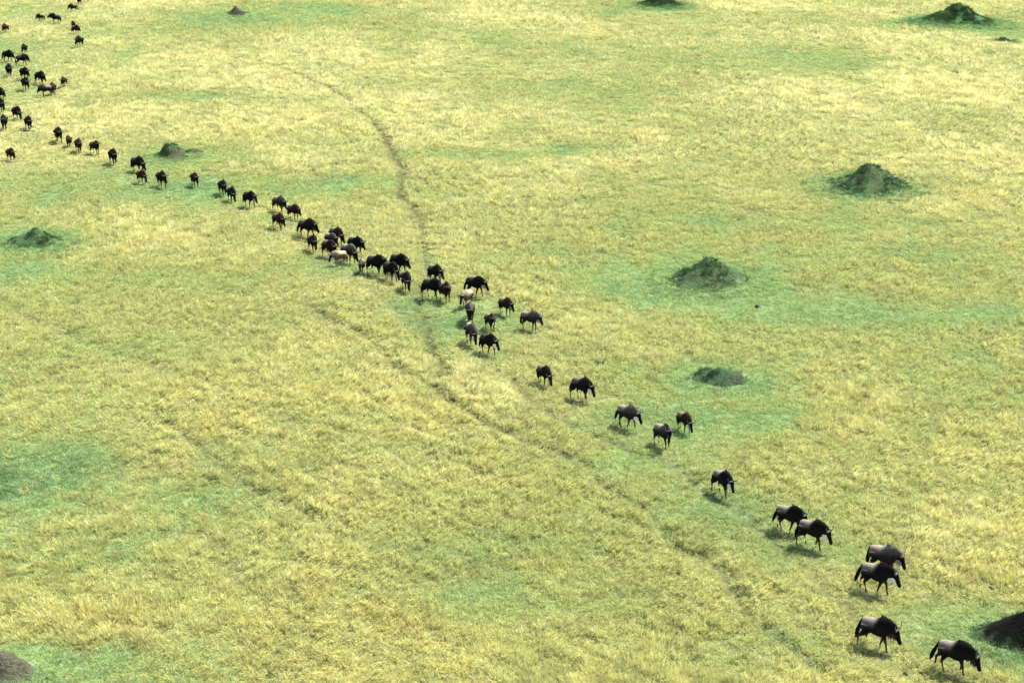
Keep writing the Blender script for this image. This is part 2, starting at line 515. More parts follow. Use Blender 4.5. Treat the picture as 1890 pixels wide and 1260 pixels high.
# ------------------------------------------------------------------ mounds: where they stand
# px, py(base centre), radius px of the dark cone, height px, skirt radius factor, kind, label
MOUNDS = [
    (318, 290, 28, 25, 2.8, 'brown', 'small brown domed termite mound beside the line of animals'),
    (361, 283, 20, 8, 1.5, 'brown', 'low earth ridge at the right foot of the small brown domed mound'),
    (66, 449, 46, 24, 2.6, 'weedy', 'pointed green termite mound near the left edge'),
    (436, 29, 20, 15, 2.4, 'bare', 'tiny bare brown termite mound at the top left centre'),
    (1221, 11, 36, 20, 2.0, 'weedy', 'termite mound cut by the top edge of the photo'),
    (1768, 43, 56, 30, 2.2, 'weedy', 'dark green termite mound in the top right corner'),
    (1850, 77, 17, 6, 2.0, 'weedy', 'tiny low mound below the top right termite mound'),
    (1602, 348, 70, 34, 2.0, 'mixed', 'broad dark termite mound on the right above the middle'),
    (1303, 516, 64, 34, 2.0, 'mixed', 'lopsided termite mound with a bare brown spot right of centre'),
    (1330, 701, 56, 19, 2.0, 'dark', 'low flattened dark mound above the two animals on green grass'),
    (8, 1240, 54, 44, 1.7, 'grey', 'rounded brownish grey mound cut by the left edge at the bottom'),
    (1926, 1174, 150, 58, 1.25, 'blackish', 'blackish mound cut by the right edge near the bottom'),
]
MOUND_W = []
for (px, py, rpx, hpx, sk, kind, lab) in MOUNDS:
    c = at(px, py)
    s = px_per_m(py)
    MOUND_W.append((c.x, c.y, rpx / s, hpx / s * .84, sk))


def mound_mask(x, y, k=1.0):
    f = np.zeros_like(x)
    for (cx, cy, r, h, sk) in MOUND_W:
        fl = .5 if (cx, cy) == MOUND_W[-1][:2] else 1.0      # the blackish mound is a long low bank
        d = np.hypot(x - cx, (y - cy) / fl) / (r * k)
        f = np.maximum(f, 1 - sstep(.8, 1.15, d))
    return f


def swell(x, y):
    """gentle rise of the ground round each mound"""
    z = np.zeros_like(x)
    for (cx, cy, r, h, sk) in MOUND_W:
        fl = .5 if (cx, cy) == MOUND_W[-1][:2] else 1.0
        d = np.hypot((x - cx) / (r * sk), (y - cy) / (r * sk * fl))
        z = z + .22 * h * (1 - sstep(0.1, 1.0, d))
    return z


def ground_z(x, y):
    inside = sstep(30, 45, y) * (1 - sstep(250, 320, y)) * (1 - sstep(95, 130, np.abs(x)))
    z = (fbm(x * .9, y * .9, 41, 3) - .5) * .14 + (fbm(x * .12, y * .12, 43, 2) - .5) * .30
    z = z + swell(x, y) - trail(x, y) * .26
    return z * inside


# ------------------------------------------------------------------ ground
def spaced(a, b, step, far):
    core = list(np.arange(a, b + 1e-6, step))
    lo, hi, d = [], [], step
    x = a
    while x > -far:
        d *= 1.35
        x -= d
        lo.append(x)
    d, x = step, b
    while x < far:
        d *= 1.35
        x += d
        hi.append(x)
    return np.array(lo[::-1] + core + hi)


gx = spaced(-92, 92, .42, 4000)
gy = spaced(38, 255, .42, 4000)
XX, YY = np.meshgrid(gx, gy)
xf, yf = XX.ravel(), YY.ravel()
zf = ground_z(xf, yf)
nx, ny = len(gx), len(gy)
me = bpy.data.meshes.new('ground')
me.vertices.add(nx * ny)
me.vertices.foreach_set('co', np.column_stack((xf, yf, zf)).astype(np.float32).ravel())
ii, jj = np.meshgrid(np.arange(nx - 1), np.arange(ny - 1))
a0 = (jj * nx + ii).ravel()
quads = np.column_stack((a0, a0 + 1, a0 + 1 + nx, a0 + nx)).astype(np.int32)
me.loops.add(len(quads) * 4)
me.loops.foreach_set('vertex_index', quads.ravel())
me.polygons.add(len(quads))
me.polygons.foreach_set('loop_start', (np.arange(len(quads)) * 4).astype(np.int32))
me.polygons.foreach_set('use_smooth', np.ones(len(quads), dtype=bool))
me.update(calc_edges=True)
for nm, arr in (('green', np.clip(green(xf, yf), 0, 1)), ('trail', np.clip(trail(xf, yf) * .9, 0, 1))):
    at_ = me.attributes.new(nm, 'FLOAT', 'POINT')
    at_.data.foreach_set('value', arr.astype(np.float32))
me.materials.append(M_GROUND)
ground = link('ground', me)
ground['kind'] = 'structure'
ground['label'] = 'flat savanna ground under the grass'

# ------------------------------------------------------------------ grass


def tuft_mesh(name, seed, blades, spread, length, width, splay, mat, seg=3):
    rd = random.Random(seed)
    V, F, al, sh = [], [], [], []
    for k in range(blades):
        a = rd.uniform(0, 2 * math.pi)
        r = spread * math.sqrt(rd.random())
        bx, by = r * math.cos(a), r * math.sin(a)
        L = length * rd.uniform(.55, 1.1)
        # outward lean plus a general lean to +x
        la = a + rd.gauss(0, .7)
        lean = splay * rd.uniform(.3, 1.0)
        dx, dy = math.cos(la) * lean + .18, math.sin(la) * lean
        wdir = rd.uniform(0, math.pi)
        wx, wy = math.cos(wdir), math.sin(wdir)
        droop = rd.uniform(.0, .35) * L
        i0 = len(V)
        s = rd.random()
        for j in range(seg + 1):
            t = j / seg
            w = width * (1 - t * .85) * rd.uniform(.85, 1.1)
            x = bx + dx * L * t ** 1.6
            y = by + dy * L * t ** 1.6
            z = L * t * (1 - .25 * lean) - droop * t ** 3
            V.append((x - wx * w / 2, y - wy * w / 2, max(z, 0)))
            V.append((x + wx * w / 2, y + wy * w / 2, max(z, 0)))
            al += [t, t]
            sh += [s, s]
        for j in range(seg):
            b = i0 + 2 * j
            F.append((b, b + 1, b + 3, b + 2))
    me = mesh_from(name, V, F, mat)
    for nm, arr in (('along', al), ('shade', sh)):
        q = me.attributes.new(nm, 'FLOAT', 'POINT')
        q.data.foreach_set('value', np.array(arr, dtype=np.float32))
    return me


def scatter(name, protos, pts, rot, scl, tint, label, cat, parent=None):
    col = bpy.data.collections.new(name + '_protos')
    for i, pm in enumerate(protos):
        col.objects.link(bpy.data.objects.new('%s_proto_%02d' % (name, i), pm))
    me = bpy.data.meshes.new(name)
    n = len(pts)
    me.vertices.add(n)
    me.vertices.foreach_set('co', pts.astype(np.float32).ravel())
    for nm, typ, key, arr in (('rot', 'FLOAT_VECTOR', 'vector', rot), ('scl', 'FLOAT_VECTOR', 'vector', scl),
                              ('tint', 'FLOAT_COLOR', 'color', np.column_stack((tint, np.ones(n)))),
                              ('pick', 'INT', 'value', rng.integers(0, len(protos), n))):
        q = me.attributes.new(nm, typ, 'POINT')
        q.data.foreach_set(key, np.ascontiguousarray(arr.astype(np.int32 if typ == 'INT' else np.float32)).ravel())
    me.update()
    o = link(name, me, parent)
    g = bpy.data.node_groups.new(name, 'GeometryNodeTree')
    g.interface.new_socket('Geometry', in_out='INPUT', socket_type='NodeSocketGeometry')
    g.interface.new_socket('Geometry', in_out='OUTPUT', socket_type='NodeSocketGeometry')
    gi = g.nodes.new('NodeGroupInput'); go = g.nodes.new('NodeGroupOutput')
    ci = g.nodes.new('GeometryNodeCollectionInfo')
    ci.inputs['Collection'].default_value = col
    ci.inputs['Separate Children'].default_value = True
    ci.inputs['Reset Children'].default_value = True
    mp = g.nodes.new('GeometryNodeMeshToPoints')
    iop = g.nodes.new('GeometryNodeInstanceOnPoints')
    iop.inputs['Pick Instance'].default_value = True

    def na(nm, typ):
        a = g.nodes.new('GeometryNodeInputNamedAttribute')
        a.data_type = typ
        a.inputs['Name'].default_value = nm
        return a.outputs['Attribute']
    e2r = g.nodes.new('FunctionNodeEulerToRotation')
    g.links.new(na('rot', 'FLOAT_VECTOR'), e2r.inputs[0])
    g.links.new(gi.outputs[0], mp.inputs['Mesh'])
    g.links.new(mp.outputs[0], iop.inputs['Points'])
    g.links.new(ci.outputs[0], iop.inputs['Instance'])
    g.links.new(e2r.outputs[0], iop.inputs['Rotation'])
    g.links.new(na('scl', 'FLOAT_VECTOR'), iop.inputs['Scale'])
    g.links.new(na('pick', 'INT'), iop.inputs['Instance Index'])
    g.links.new(iop.outputs[0], go.inputs[0])
    md = o.modifiers.new('scatter', 'NODES')
    md.node_group = g
    o['kind'] = 'stuff'
    if label:
        o['label'] = label
        o['category'] = cat
    return o


def sample_plain(n, seed):
    """random points over the visible plain; density falls slowly with distance"""
    r = np.random.default_rng(seed)
    u = r.random(n)
    y = 46.0 * (250.0 / 46.0) ** (u ** 0.92)
    half = (y * .944 + 9.8) * .315 * 1.10 + 3
    x = (r.random(n) * 2 - 1) * half
    return x, y, r


def make_dry(n, seed, protos, name, label):
    x, y, r = sample_plain(n, seed)
    g = green(x, y)
    t = trail(x, y)
    na_ = near_animal(x, y)
    tl = tall(x, y)
    mm = mound_mask(x, y, 1.25) + .40 * mound_mask(x, y, 1.75 + .5 * (fbm(x * .6, y * .6, 15, 3) - .5) * 2)
    keep = r.random(n) > np.clip(g * .72 + t * 1.0 + na_ * .40 + mm * 2 + .60 * (1 - sstep(.30, .44, fbm(x * 2.2, y * 1.3, 57, 3))), 0, 1)
    x, y, g, t, na_, tl = (v[keep] for v in (x, y, g, t, na_, tl))
    m = len(x)
    kn = 1 - sstep(75, 150, y)                    # nearer grass is combed in one direction
    pu, pv = (x * .64 - y * .77), (x * .77 + y * .64)
    c1 = fbm(pu * 1.15, pv * 3.0, 51, 3) * kn + fbm(x * 2.2, y * 1.7, 55, 3) * (1 - kn)
    c2 = fbm(x * .32, y * .22, 52, 3)
    hgt = .34 + 1.15 * sstep(.30, .74, c1) * (.50 + .9 * c2) + tl * .6 + (r.random(m) < .08) * .30
    hgt = hgt * .84
    hgt = hgt * (1 - .55 * np.clip(g, 0, 1)) * (1 - .75 * np.clip(t * 1.5, 0, 1)) * (1 - .62 * na_)
    size = .62 + .0058 * y
    flow = -.80 + 1.9 * (fbm(x * .06, y * .04, 61, 2) - .5) + r.normal(0, .45, m)
    lay = sstep(.36, .64, fbm(x * .16, y * .11, 62, 3) + .08 * kn) * (.55 + .4 * vnoise(x * 1.1, y * .9, 63))
    tilt = lay * 1.05 + r.normal(0, .12, m)
    rot = np.column_stack((r.normal(0, .10, m), tilt, flow + (r.random(m) < .25) * r.uniform(-3, 3, m)))
    scl = np.column_stack((size, size, (.68 + .0024 * y) * hgt))
    scl *= (1 + r.normal(0, .12, m))[:, None]
    straw = np.array((.575, .525, .185)); pale = np.array((.74, .70, .39)); olive = np.array((.43, .445, .18)); rust = np.array((.60, .51, .20))
    k1 = vnoise(x * .9, y * .7, 71) * .6 + r.random(m) * .4
    k2 = fbm(x * .11, y * .07, 72, 3)
    far = sstep(55, 170, y + 40 * (k2 - .5))      # paler up the plain: less visible shadow painted as lighter straw
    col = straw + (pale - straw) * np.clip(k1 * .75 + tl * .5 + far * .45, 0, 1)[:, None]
    w = np.clip(g * 1.1 + sstep(.45, .7, k2) * .35 + (r.random(m) < .14) * .6 + .22 * (1 - far), 0, .95)
    col = col + (olive - col) * w[:, None]
    w = sstep(.60, .8, fbm(x * .22, y * .15, 73, 3)) * .22 + (r.random(m) < .06) * .4
    col = col + (rust - col) * w[:, None]
    trod_shade = np.array((.24, .26, .10))           # trodden grass in the tracks, darkened with painted shade of standing grass
    col = col + (trod_shade - col) * np.clip(t * .8, 0, .6)[:, None]
    spk = fbm(x * 3.2, y * 2.1, 91, 2)
    col = col * (.76 + .24 * sstep(.28, .52, spk))[:, None] * (.86 + .28 * r.random(m))[:, None]
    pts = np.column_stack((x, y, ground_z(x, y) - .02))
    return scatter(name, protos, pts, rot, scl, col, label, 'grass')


def make_green(n, seed, protos, name, label):
    x, y, r = sample_plain(n, seed)
    g = green(x, y)
    t = trail(x, y)
    mm = mound_mask(x, y, .95)
    p = np.clip(.20 + g * 1.15, 0, 1) * (1 - np.clip(t * .6, 0, 1)) * (1 - mm)
    keep = r.random(n) < p
    x, y, g, t = (v[keep] for v in (x, y, g, t))
    m = len(x)
    size = .62 + .0060 * y
    h = (.50 + .8 * fbm(x * 1.2, y * .9, 81, 3)) * (1 - .3 * np.clip(t, 0, 1))
    rot = np.column_stack((r.normal(0, .18, m), r.normal(0.1, .18, m), r.uniform(-3.1, 3.1, m)))
    scl = np.column_stack((size, size, (.68 + .0024 * y) * h)) * (1 + r.normal(0, .15, m))[:, None]
    ga = np.array((.33, .43, .17)); gb = np.array((.46, .49, .20)); gc = np.array((.21, .34, .16))
    k = np.clip(1.15 - g + r.normal(0, .18, m), 0, 1)
    col = ga + (gb - ga) * k[:, None]
    w = sstep(.5, .75, fbm(x * .3, y * .2, 83, 3)) * .7 * np.clip(g, 0, 1)
    col = col + (gc - col) * w[:, None]
    lush = np.clip(field(x, y, LUSH, .6, 19), 0, 1)
    col = col + (np.array((.125, .215, .10)) - col) * (lush * .8)[:, None]
    col = col + (np.array((.17, .22, .09)) - col) * np.clip(t * 1.1, 0, .85)[:, None]  # tufts in the tracks: standing-grass shade put into the colour
    col = col * (.85 + .3 * r.random(m))[:, None]
    pts = np.column_stack((x, y, ground_z(x, y) - .02))
    return scatter(name, protos, pts, rot, scl, col, label, 'grass')


dry_protos = [tuft_mesh('dry_tuft_%d' % i, 100 + i, 34, .20 + .02 * (i % 3), .50, .024, .42 + .08 * (i % 3), M_DRY) for i in range(7)]
green_protos = [tuft_mesh('green_tuft_%d' % i, 200 + i, 40, .26, .16, .026, .9, M_GREEN, 2) for i in range(5)]
N_DRY, N_GREEN = 260000, 170000
make_dry(N_DRY, 21, dry_protos, 'dry_grass', 'tall straw yellow grass covering the plain')
make_green(N_GREEN, 22, green_protos, 'green_grass', 'short green grass growing between the straw and round the mounds')

# ------------------------------------------------------------------ termite mounds
MOUND_MATS = {
    'brown': mat_mound('mound_brown', (.050, .048, .028), (.04, .075, .026), .46),
    'bare': mat_mound('mound_bare', (.050, .044, .032), (.06, .08, .03), .25),
    'weedy': mat_mound('mound_weedy', (.046, .048, .024), (.034, .070, .026), .60),
    'mixed': mat_mound('mound_mixed', (.050, .050, .028), (.034, .066, .026), .56),
    'dark': mat_mound('mound_dark', (.028, .030, .018), (.026, .056, .024), .56),
    'grey': mat_mound('mound_grey', (.056, .056, .036), (.026, .048, .018), .36),
    'blackish': mat_mound('mound_blackish', (.003, .003, .0025), (.004, .007, .0035), .40),  # almost black base colour all over
}
weed_protos = [tuft_mesh('weed_tuft_%d' % i, 300 + i, 26, .14, .20, .028, 1.0, M_GREEN, 2) for i in range(4)]


def mound_height(u, v, r, h, seed, kind):
    """height over the ground at offset u,v (metres)"""
    if kind == 'blackish':
        v = v / .50
    ang = np.arctan2(v, u)
    d = np.hypot(u, v) / r
    lob = 1 + .22 * (vnoise(np.cos(ang) * 1.6 + 9, np.sin(ang) * 1.6 + 9, seed) - .5) * 2
    d = d / lob
    if kind in ('grey', 'brown'):
        prof = .86 * np.exp(-(d / .72) ** 3)
    elif kind in ('dark', 'blackish'):
        prof = .62 * np.exp(-(d / .5) ** 2) + .42 * np.clip(1 - (d / 1.1) ** 1.3, 0, 1)
    else:
        prof = .74 * np.exp(-(d / .46) ** 2) + .32 * np.clip(1 - d / 1.15, 0, 1)
    if kind == 'mixed':
        prof = prof + .30 * np.exp(-(((u / r - .50) / .38) ** 2 + ((v / r + .05) / .5) ** 2))
    if kind == 'weedy':
        prof = prof + .16 * np.exp(-(((u / r + .75) / .40) ** 2 + ((v / r) / .5) ** 2))
    skirt = .20 * np.clip(1 - d / 1.9, 0, 1) ** 1.5
    rough = (fbm(u * 1.3 + seed, v * 1.3, seed + 3, 5) - .5) * .36 * h * np.clip(prof * 2.2, 0, 1)
    rough += (fbm(u * 5 + seed, v * 5, seed + 4, 3) - .5) * .09 * np.clip(prof * 3, 0, 1)
    return h * (prof + skirt) + rough, d


for k, (px, py, rpx, hpx, sk, kind, lab) in enumerate(MOUNDS):
    cx, cy, r, h, _ = MOUND_W[k]
    nr, na2 = (40, 88) if r > 1.2 else (22, 48)
    rr = np.linspace(0, 1, nr + 1)[1:] * r * 1.75
    aa = np.linspace(0, 2 * np.pi, na2, endpoint=False)
    RR, AA = np.meshgrid(rr, aa, indexing='ij')
    U, Vv = (RR * np.cos(AA)).ravel(), (RR * np.sin(AA)).ravel()
    U = np.append(U, 0.0); Vv = np.append(Vv, 0.0)
    z, d = mound_height(U, Vv, r, h, 7 + k * 13, kind)
    gz = ground_z(U + cx, Vv + cy)
    edge = np.append(np.repeat(np.linspace(0, 1, nr + 1)[1:], na2), 0.0)
    z = gz + z - .10 - .25 * sstep(.86, 1.0, edge)
    V = np.column_stack((U, Vv, z))
    F = []
    for i in range(nr - 1):
        for j in range(na2):
            a, b = i * na2 + j, i * na2 + (j + 1) % na2
            F.append((a, a + na2, b + na2, b))
    top = nr * na2
    for j in range(na2):
        F.append((top, j, (j + 1) % na2))
    me = mesh_from('termite_mound', V, F, MOUND_MATS[kind])
    q = me.attributes.new('skirt', 'FLOAT', 'POINT')
    q.data.foreach_set('value', sstep(.85, 1.2, d + (fbm(U * 2, Vv * 2, 5, 3) - .5) * .5).astype(np.float32))
    o = link('termite_mound', me, None, (cx, cy, 0))
    o['label'] = lab
    o['category'] = 'mound'
    o['group'] = 'termite mounds scattered over the plain'
    # weeds growing on it
    rg = np.random.default_rng(400 + k)
    dens = {'weedy': 26, 'mixed': 16, 'brown': 14, 'bare': 8, 'dark': 16, 'grey': 10, 'blackish': 9}[kind]
    n = int(dens * 1.5 * math.pi * (r * 1.9) ** 2)
    a = rg.uniform(0, 2 * np.pi, n)
    q = r * 2.1 * np.sqrt(rg.random(n))
    U, Vv = q * np.cos(a), q * np.sin(a)
    zz, d = mound_height(U, Vv, r, h, 7 + k * 13, kind)
    zz = np.where(d > 1.5, 0, zz) + ground_z(U + cx, Vv + cy) - np.where(d > 1.5, .02, .12)
    wk = fbm(U * .9 + k, Vv * .9, 91, 3)
    keep = (wk + np.where(d > .9, .3, 0) > (.42 if kind in ('weedy', 'mixed') else .5)) & (rg.random(n) < np.clip(2.5 - d * 1.25, 0, 1))
    U, Vv, zz, d = U[keep], Vv[keep], zz[keep], d[keep]
    n = len(U)
    if n > 3:
        dark = np.array((.035, .070, .030)) if kind != 'blackish' else np.array((.02, .035, .015))
        lite = np.array((.15, .26, .11)) if kind != 'blackish' else np.array((.07, .13, .05))
        w = sstep(.6, 1.7, d) * 1.1 + rg.random(n) * .15
        tint = (dark + (lite - dark) * w[:, None]) * (.7 + .6 * rg.random(n))[:, None]
        sc = (.75 + .003 * cy) * rg.uniform(.7, 1.25, n)
        scatter('weeds', weed_protos, np.column_stack((U, Vv, zz)),
                np.column_stack((rg.normal(0, .25, n), rg.normal(0, .25, n), rg.uniform(-3, 3, n))),
                np.column_stack((sc, sc, sc * rg.uniform(.5, 1.1, n))), tint, None, None, parent=o)

# ------------------------------------------------------------------ wildebeest


def ring_loft(rings, nseg=14):
    """rings: (center, radius_side, radius_up, tangent) -> closed lofted tube"""
    V, F = [], []
    for c, rs, ru, tg in rings:
        tg = Vector(tg).normalized()
        side = Vector((0, 0, 1)).cross(tg)
        if side.length < 1e-3:
            side = Vector((0, 1, 0))
        side.normalize()
        up = tg.cross(side).normalized()
        for k in range(nseg):
            a = 2 * math.pi * k / nseg
            V.append(Vector(c) + side * (rs * math.cos(a)) + up * (ru * math.sin(a)))
    for i in range(len(rings) - 1):
        for k in range(nseg):
            a, b = i * nseg + k, i * nseg + (k + 1) % nseg
            F.append((a, b, b + nseg, a + nseg))
    F.append(tuple(range(nseg))[::-1])
    F.append(tuple((len(rings) - 1) * nseg + k for k in range(nseg)))
    return V, F


def tube(pts, radii, nseg=10, flat=None):
    rings = []
    for i, p in enumerate(pts):
        a = Vector(pts[max(i - 1, 0)]); b = Vector(pts[min(i + 1, len(pts) - 1)])
        r = radii[i]
        rs, ru = r if isinstance(r, tuple) else (r, r)
        rings.append((p, rs, ru, b - a))
    return ring_loft(rings, nseg)


def merge(parts):
    V, F = [], []
    for v, f in parts:
        o = len(V)
        V += list(v)
        F += [tuple(i + o for i in q) for q in f]
    return V, F


def remeshed(V, F, voxel, smooth):
    me = mesh_from('tmp', V, F)
    bm = bmesh.new(); bm.from_mesh(me)
    bmesh.ops.recalc_face_normals(bm, faces=bm.faces)
    bm.to_mesh(me); bm.free()
    o = bpy.data.objects.new('tmp', me)
    scene.collection.objects.link(o)
    md = o.modifiers.new('r', 'REMESH'); md.mode = 'VOXEL'; md.voxel_size = voxel; md.adaptivity = 0
    ms = o.modifiers.new('s', 'SMOOTH'); ms.factor = .5; ms.iterations = smooth
    dg = bpy.context.evaluated_depsgraph_get()
    res = bpy.data.meshes.new_from_object(o.evaluated_get(dg))
    bpy.data.objects.remove(o)
    return res


# legs: (shoulder/hip x, swing, lift) fore-left, fore-right, hind-left, hind-right ; left is +y
POSES = {
    'A': dict(legs=[(.20, 0), (-.22, .02), (-.20, 0), (.18, .0)], head=(.02, 0, .02), yaw=0, pitch=66, tail=(-.26, 0.02)),
    'B': dict(legs=[(-.20, .02), (.20, 0), (.16, 0), (-.22, 0)], head=(0, 0, -.04), yaw=-8, pitch=70, tail=(-.16, -.05)),
    'C': dict(legs=[(.05, 0), (-.05, 0), (-.05, 0), (.07, 0)], head=(-.02, 0, .0), yaw=5, pitch=72, tail=(-.03, 0)),
    'D': dict(legs=[(.03, 0), (.12, 0), (.02, 0), (-.10, 0)], head=(-.06, -.10, .10), yaw=-52, pitch=60, tail=(-.10, .03)),
    'E': dict(legs=[(.14, 0), (-.10, 0), (-.12, 0), (.12, 0)], head=(.0, -.03, -.20), yaw=-14, pitch=64, tail=(-.22, .04)),
    'F': dict(legs=[(-.10, 0), (.14, 0), (.18, 0), (-.16, 0)], head=(.06, 0, .16), yaw=0, pitch=40, tail=(-.12, 0)),
    'G': dict(legs=[(-.05, .0), (.16, .05), (-.26, .0), (.20, 0)], head=(.10, 0, -.10), yaw=-6, pitch=74, tail=(-.28, -.04)),
}


def build_pose(key, P):
    parts = []
    # torso: x, z, half width, half height
    T = [(-.61, 1.00, .05, .07), (-.585, .985, .15, .17), (-.49, .965, .205, .245), (-.33, .945, .235, .285), (-.13, .925, .260, .315),
         (.05, .925, .275, .365), (.19, .955, .268, .405), (.31, .975, .245, .405), (.42, .975, .200, .345), (.51, .955, .150, .265)]
    parts.append(ring_loft([((x, 0, z), w, h, (1, 0, 0)) for x, z, w, h in T], 20))
    hx, hy, hz = P['head']; hz -= .03
    poll = Vector((.77 + hx, hy, 1.06 + hz))
    yaw, pit = R(P['yaw']), R(P['pitch'])
    fwd = Vector((math.cos(pit) * math.cos(yaw), math.cos(pit) * math.sin(yaw), -math.sin(pit)))
    side = Vector((-math.sin(yaw), math.cos(yaw), 0))
    up = fwd.cross(side) * -1
    if up.z < 0:
        up = -up
    # neck
    n0 = Vector((.38, 0, 1.04)); n1 = (n0 + poll) / 2 + Vector((0, 0, .0))
    parts.append(tube([n0, n0.lerp(poll, .3) + Vector((0, 0, .0)), n0.lerp(poll, .62) - Vector((0, 0, .02)), poll - Vector((.02, 0, .05))],
                      [(.195, .32), (.165, .285), (.135, .235), (.105, .165)], 16))
    # head
    H = [(-.08, .00, .065, .085), (.02, -.01, .096, .125), (.13, -.02, .098, .128), (.26, -.015, .080, .106), (.39, -.005, .070, .088),
         (.50, 0, .080, .086), (.57, 0, .070, .070), (.60, 0, .040, .040)]
    V, F = [], []
    ns = 14
    for d, o, w, h in H:
        c = poll + fwd * d + up * o
        for k in range(ns):
            a = 2 * math.pi * k / ns
            V.append(c + side * (w * math.cos(a)) + up * (h * math.sin(a)))
    for i in range(len(H) - 1):
        for k in range(ns):
            a, b = i * ns + k, i * ns + (k + 1) % ns
            F.append((a, b, b + ns, a + ns))
    F.append(tuple(range(ns))); F.append(tuple((len(H) - 1) * ns + k for k in range(ns)))
    parts.append((V, F))
    # ears, drooping sideways behind the horns
    for s in (-1, 1):
        e0 = poll + side * (.07 * s) + up * .02
        parts.append(tube([e0, e0 + side * (.09 * s) - fwd * .02 + Vector((0, 0, -.01)), e0 + side * (.18 * s) + Vector((0, 0, -.05))],
                          [.028, .034, .016], 8))
    # legs
    leg_lines = []
    for i, (sw, lf) in enumerate(P['legs']):
        s = 1 if i % 2 == 0 else -1
        if i < 2:
            pts = [(.36, .13 * s, 1.0), (.40, .145 * s, .80), (.36 + sw * .15, .135 * s, .66), (.38 + sw * .62, .125 * s, .40),
                   (.37 + sw * .95 - abs(min(sw, 0)) * .05, .12 * s, .13 + lf), (.39 + sw * 1.02, .12 * s, .045 + lf), (.43 + sw * 1.05, .12 * s, .0 + lf)]
            rad = [.14, .13, .092, .048, .036, .044, .042]
        else:
            pts = [(-.50, .12 * s, 1.0), (-.48 + sw * .1, .145 * s, .82), (-.42 + sw * .35, .15 * s, .66), (-.62 + sw * .72, .125 * s, .44),
                   (-.57 + sw * 1.0, .12 * s, .14 + lf), (-.55 + sw * 1.02, .12 * s, .045 + lf), (-.51 + sw * 1.05, .12 * s, .0 + lf)]
            rad = [.18, .19, .135, .056, .038, .044, .042]
        pts = [(q[0] * .86, q[1], q[2]) for q in pts]
        parts.append(tube(pts, rad, 10))
        leg_lines.append(pts)
    V, F = merge(parts)
    me = remeshed(V, F, .023, 3)
    me.polygons.foreach_set('use_smooth', [True] * len(me.polygons))
    # coat zones; shoulder and belly masks also hold painted body shade
    n = len(me.vertices)
    co = np.empty(n * 3, dtype=np.float32); me.vertices.foreach_get('co', co); co = co.reshape(-1, 3).astype(np.float64)
    x, y, z = co.T
    hd = (co - np.array(poll[:])) @ np.array(fwd[:])
    lat = (co - np.array(poll[:])) - np.outer(hd, np.array(fwd[:]))
    rad_h = np.linalg.norm(lat, axis=1)
    face = sstep(-.06, .03, hd) * (rad_h < .18) * (hd < .68)
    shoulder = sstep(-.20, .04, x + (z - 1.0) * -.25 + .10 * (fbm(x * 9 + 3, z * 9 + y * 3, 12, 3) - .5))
    belly = 1 - sstep(.90, 1.19, z + .12 * np.clip(-x - .35, 0, 1) + .12 * (fbm(x * 8, z * 8 + y * 3, 15, 3) - .5))  # dark from the spine down: flank shade painted over the belly coat
    leg = 1 - sstep(.52, .66, z)
    face = np.clip(face, 0, 1)
    stripe = (np.sin(x * 62 + np.sin(z * 9) * .6) > .55) * sstep(.05, .2, x) * sstep(.8, .95, z) * (1 - face) * .55
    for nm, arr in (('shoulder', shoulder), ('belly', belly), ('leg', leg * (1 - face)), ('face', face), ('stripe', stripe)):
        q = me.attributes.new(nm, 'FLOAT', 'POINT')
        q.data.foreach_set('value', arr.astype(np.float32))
    me.name = 'wildebeest_body_' + key
    me.materials.append(COATS['pale'])
    res = {'body': me}
    # horns: out to the side, dip, then sweep up and in
    for s, nm in ((-1, 'hr'), (1, 'hl')):
        b = poll + up * .085 + fwd * (-.0)
        zv = Vector((0, 0, 1)) * .75 - fwd * .35
        pts = [b + side * (.02 * s), b + side * (.12 * s) + zv * .01, b + side * (.20 * s) - zv * .01, b + side * (.265 * s) + zv * .04,
               b + side * (.28 * s) + zv * .12, b + side * (.245 * s) + zv * .20]
        V, F = tube(pts, [.052, .040, .028, .021, .015, .006], 8)
        res[nm] = mesh_from('wildebeest_horn', V, F, M_HORN)
    # mane: ragged crest of hair clumps from poll to withers
    rd = random.Random(hash(key) % 7 + ord(key))
    V, F = [], []
    crest0, crest1 = poll + up * .06 + Vector((-.03, 0, .03)), Vector((.16, 0, 1.365))
    for i in range(46):
        t = i / 45
        p = crest0.lerp(crest1, t) + Vector((0, rd.uniform(-.035, .035), .055 * math.sin(t * math.pi) * 1.0))
        ln = rd.uniform(.09, .18) * (1 - .3 * t)
        dr = Vector((rd.uniform(-.5, .1), rd.uniform(-.8, .8), rd.uniform(.3, .8))).normalized()
        w = .03
        j = len(V)
        V += [p + Vector((-w, -w * .6, -.06)), p + Vector((w, -w * .6, -.06)), p + Vector((0, w, -.06)), p + dr * ln]
        F += [(j, j + 1, j + 3), (j + 1, j + 2, j + 3), (j + 2, j, j + 3), (j, j + 2, j + 1)]
    res['mane'] = mesh_from('wildebeest_mane', V, F, M_MANE, False)
    # beard: hanging fringe along the throat
    V, F = [], []
    chin = poll + fwd * .30 - up * .07
    chest = Vector((.48, 0, .76))
    thr = poll - Vector((.10, 0, .18))
    for i in range(64):
        t = i / 63
        p = chin.lerp(thr, t * 2) if t < .5 else thr.lerp(chest, t * 2 - 1)
        p = p + Vector((0, rd.uniform(-.05, .05), .04))
        ln = rd.uniform(.20, .34) * (.65 + .5 * math.sin(t * math.pi))
        dr = Vector((rd.uniform(-.2, .2), rd.uniform(-.25, .25), -1)).normalized()
        w = .028
        j = len(V)
        V += [p + Vector((-w, -w * .7, 0)), p + Vector((w, -w * .7, 0)), p + Vector((0, w, 0)), p + dr * ln]
        F += [(j, j + 3, j + 1), (j + 1, j + 3, j + 2), (j + 2, j + 3, j), (j, j + 1, j + 2)]
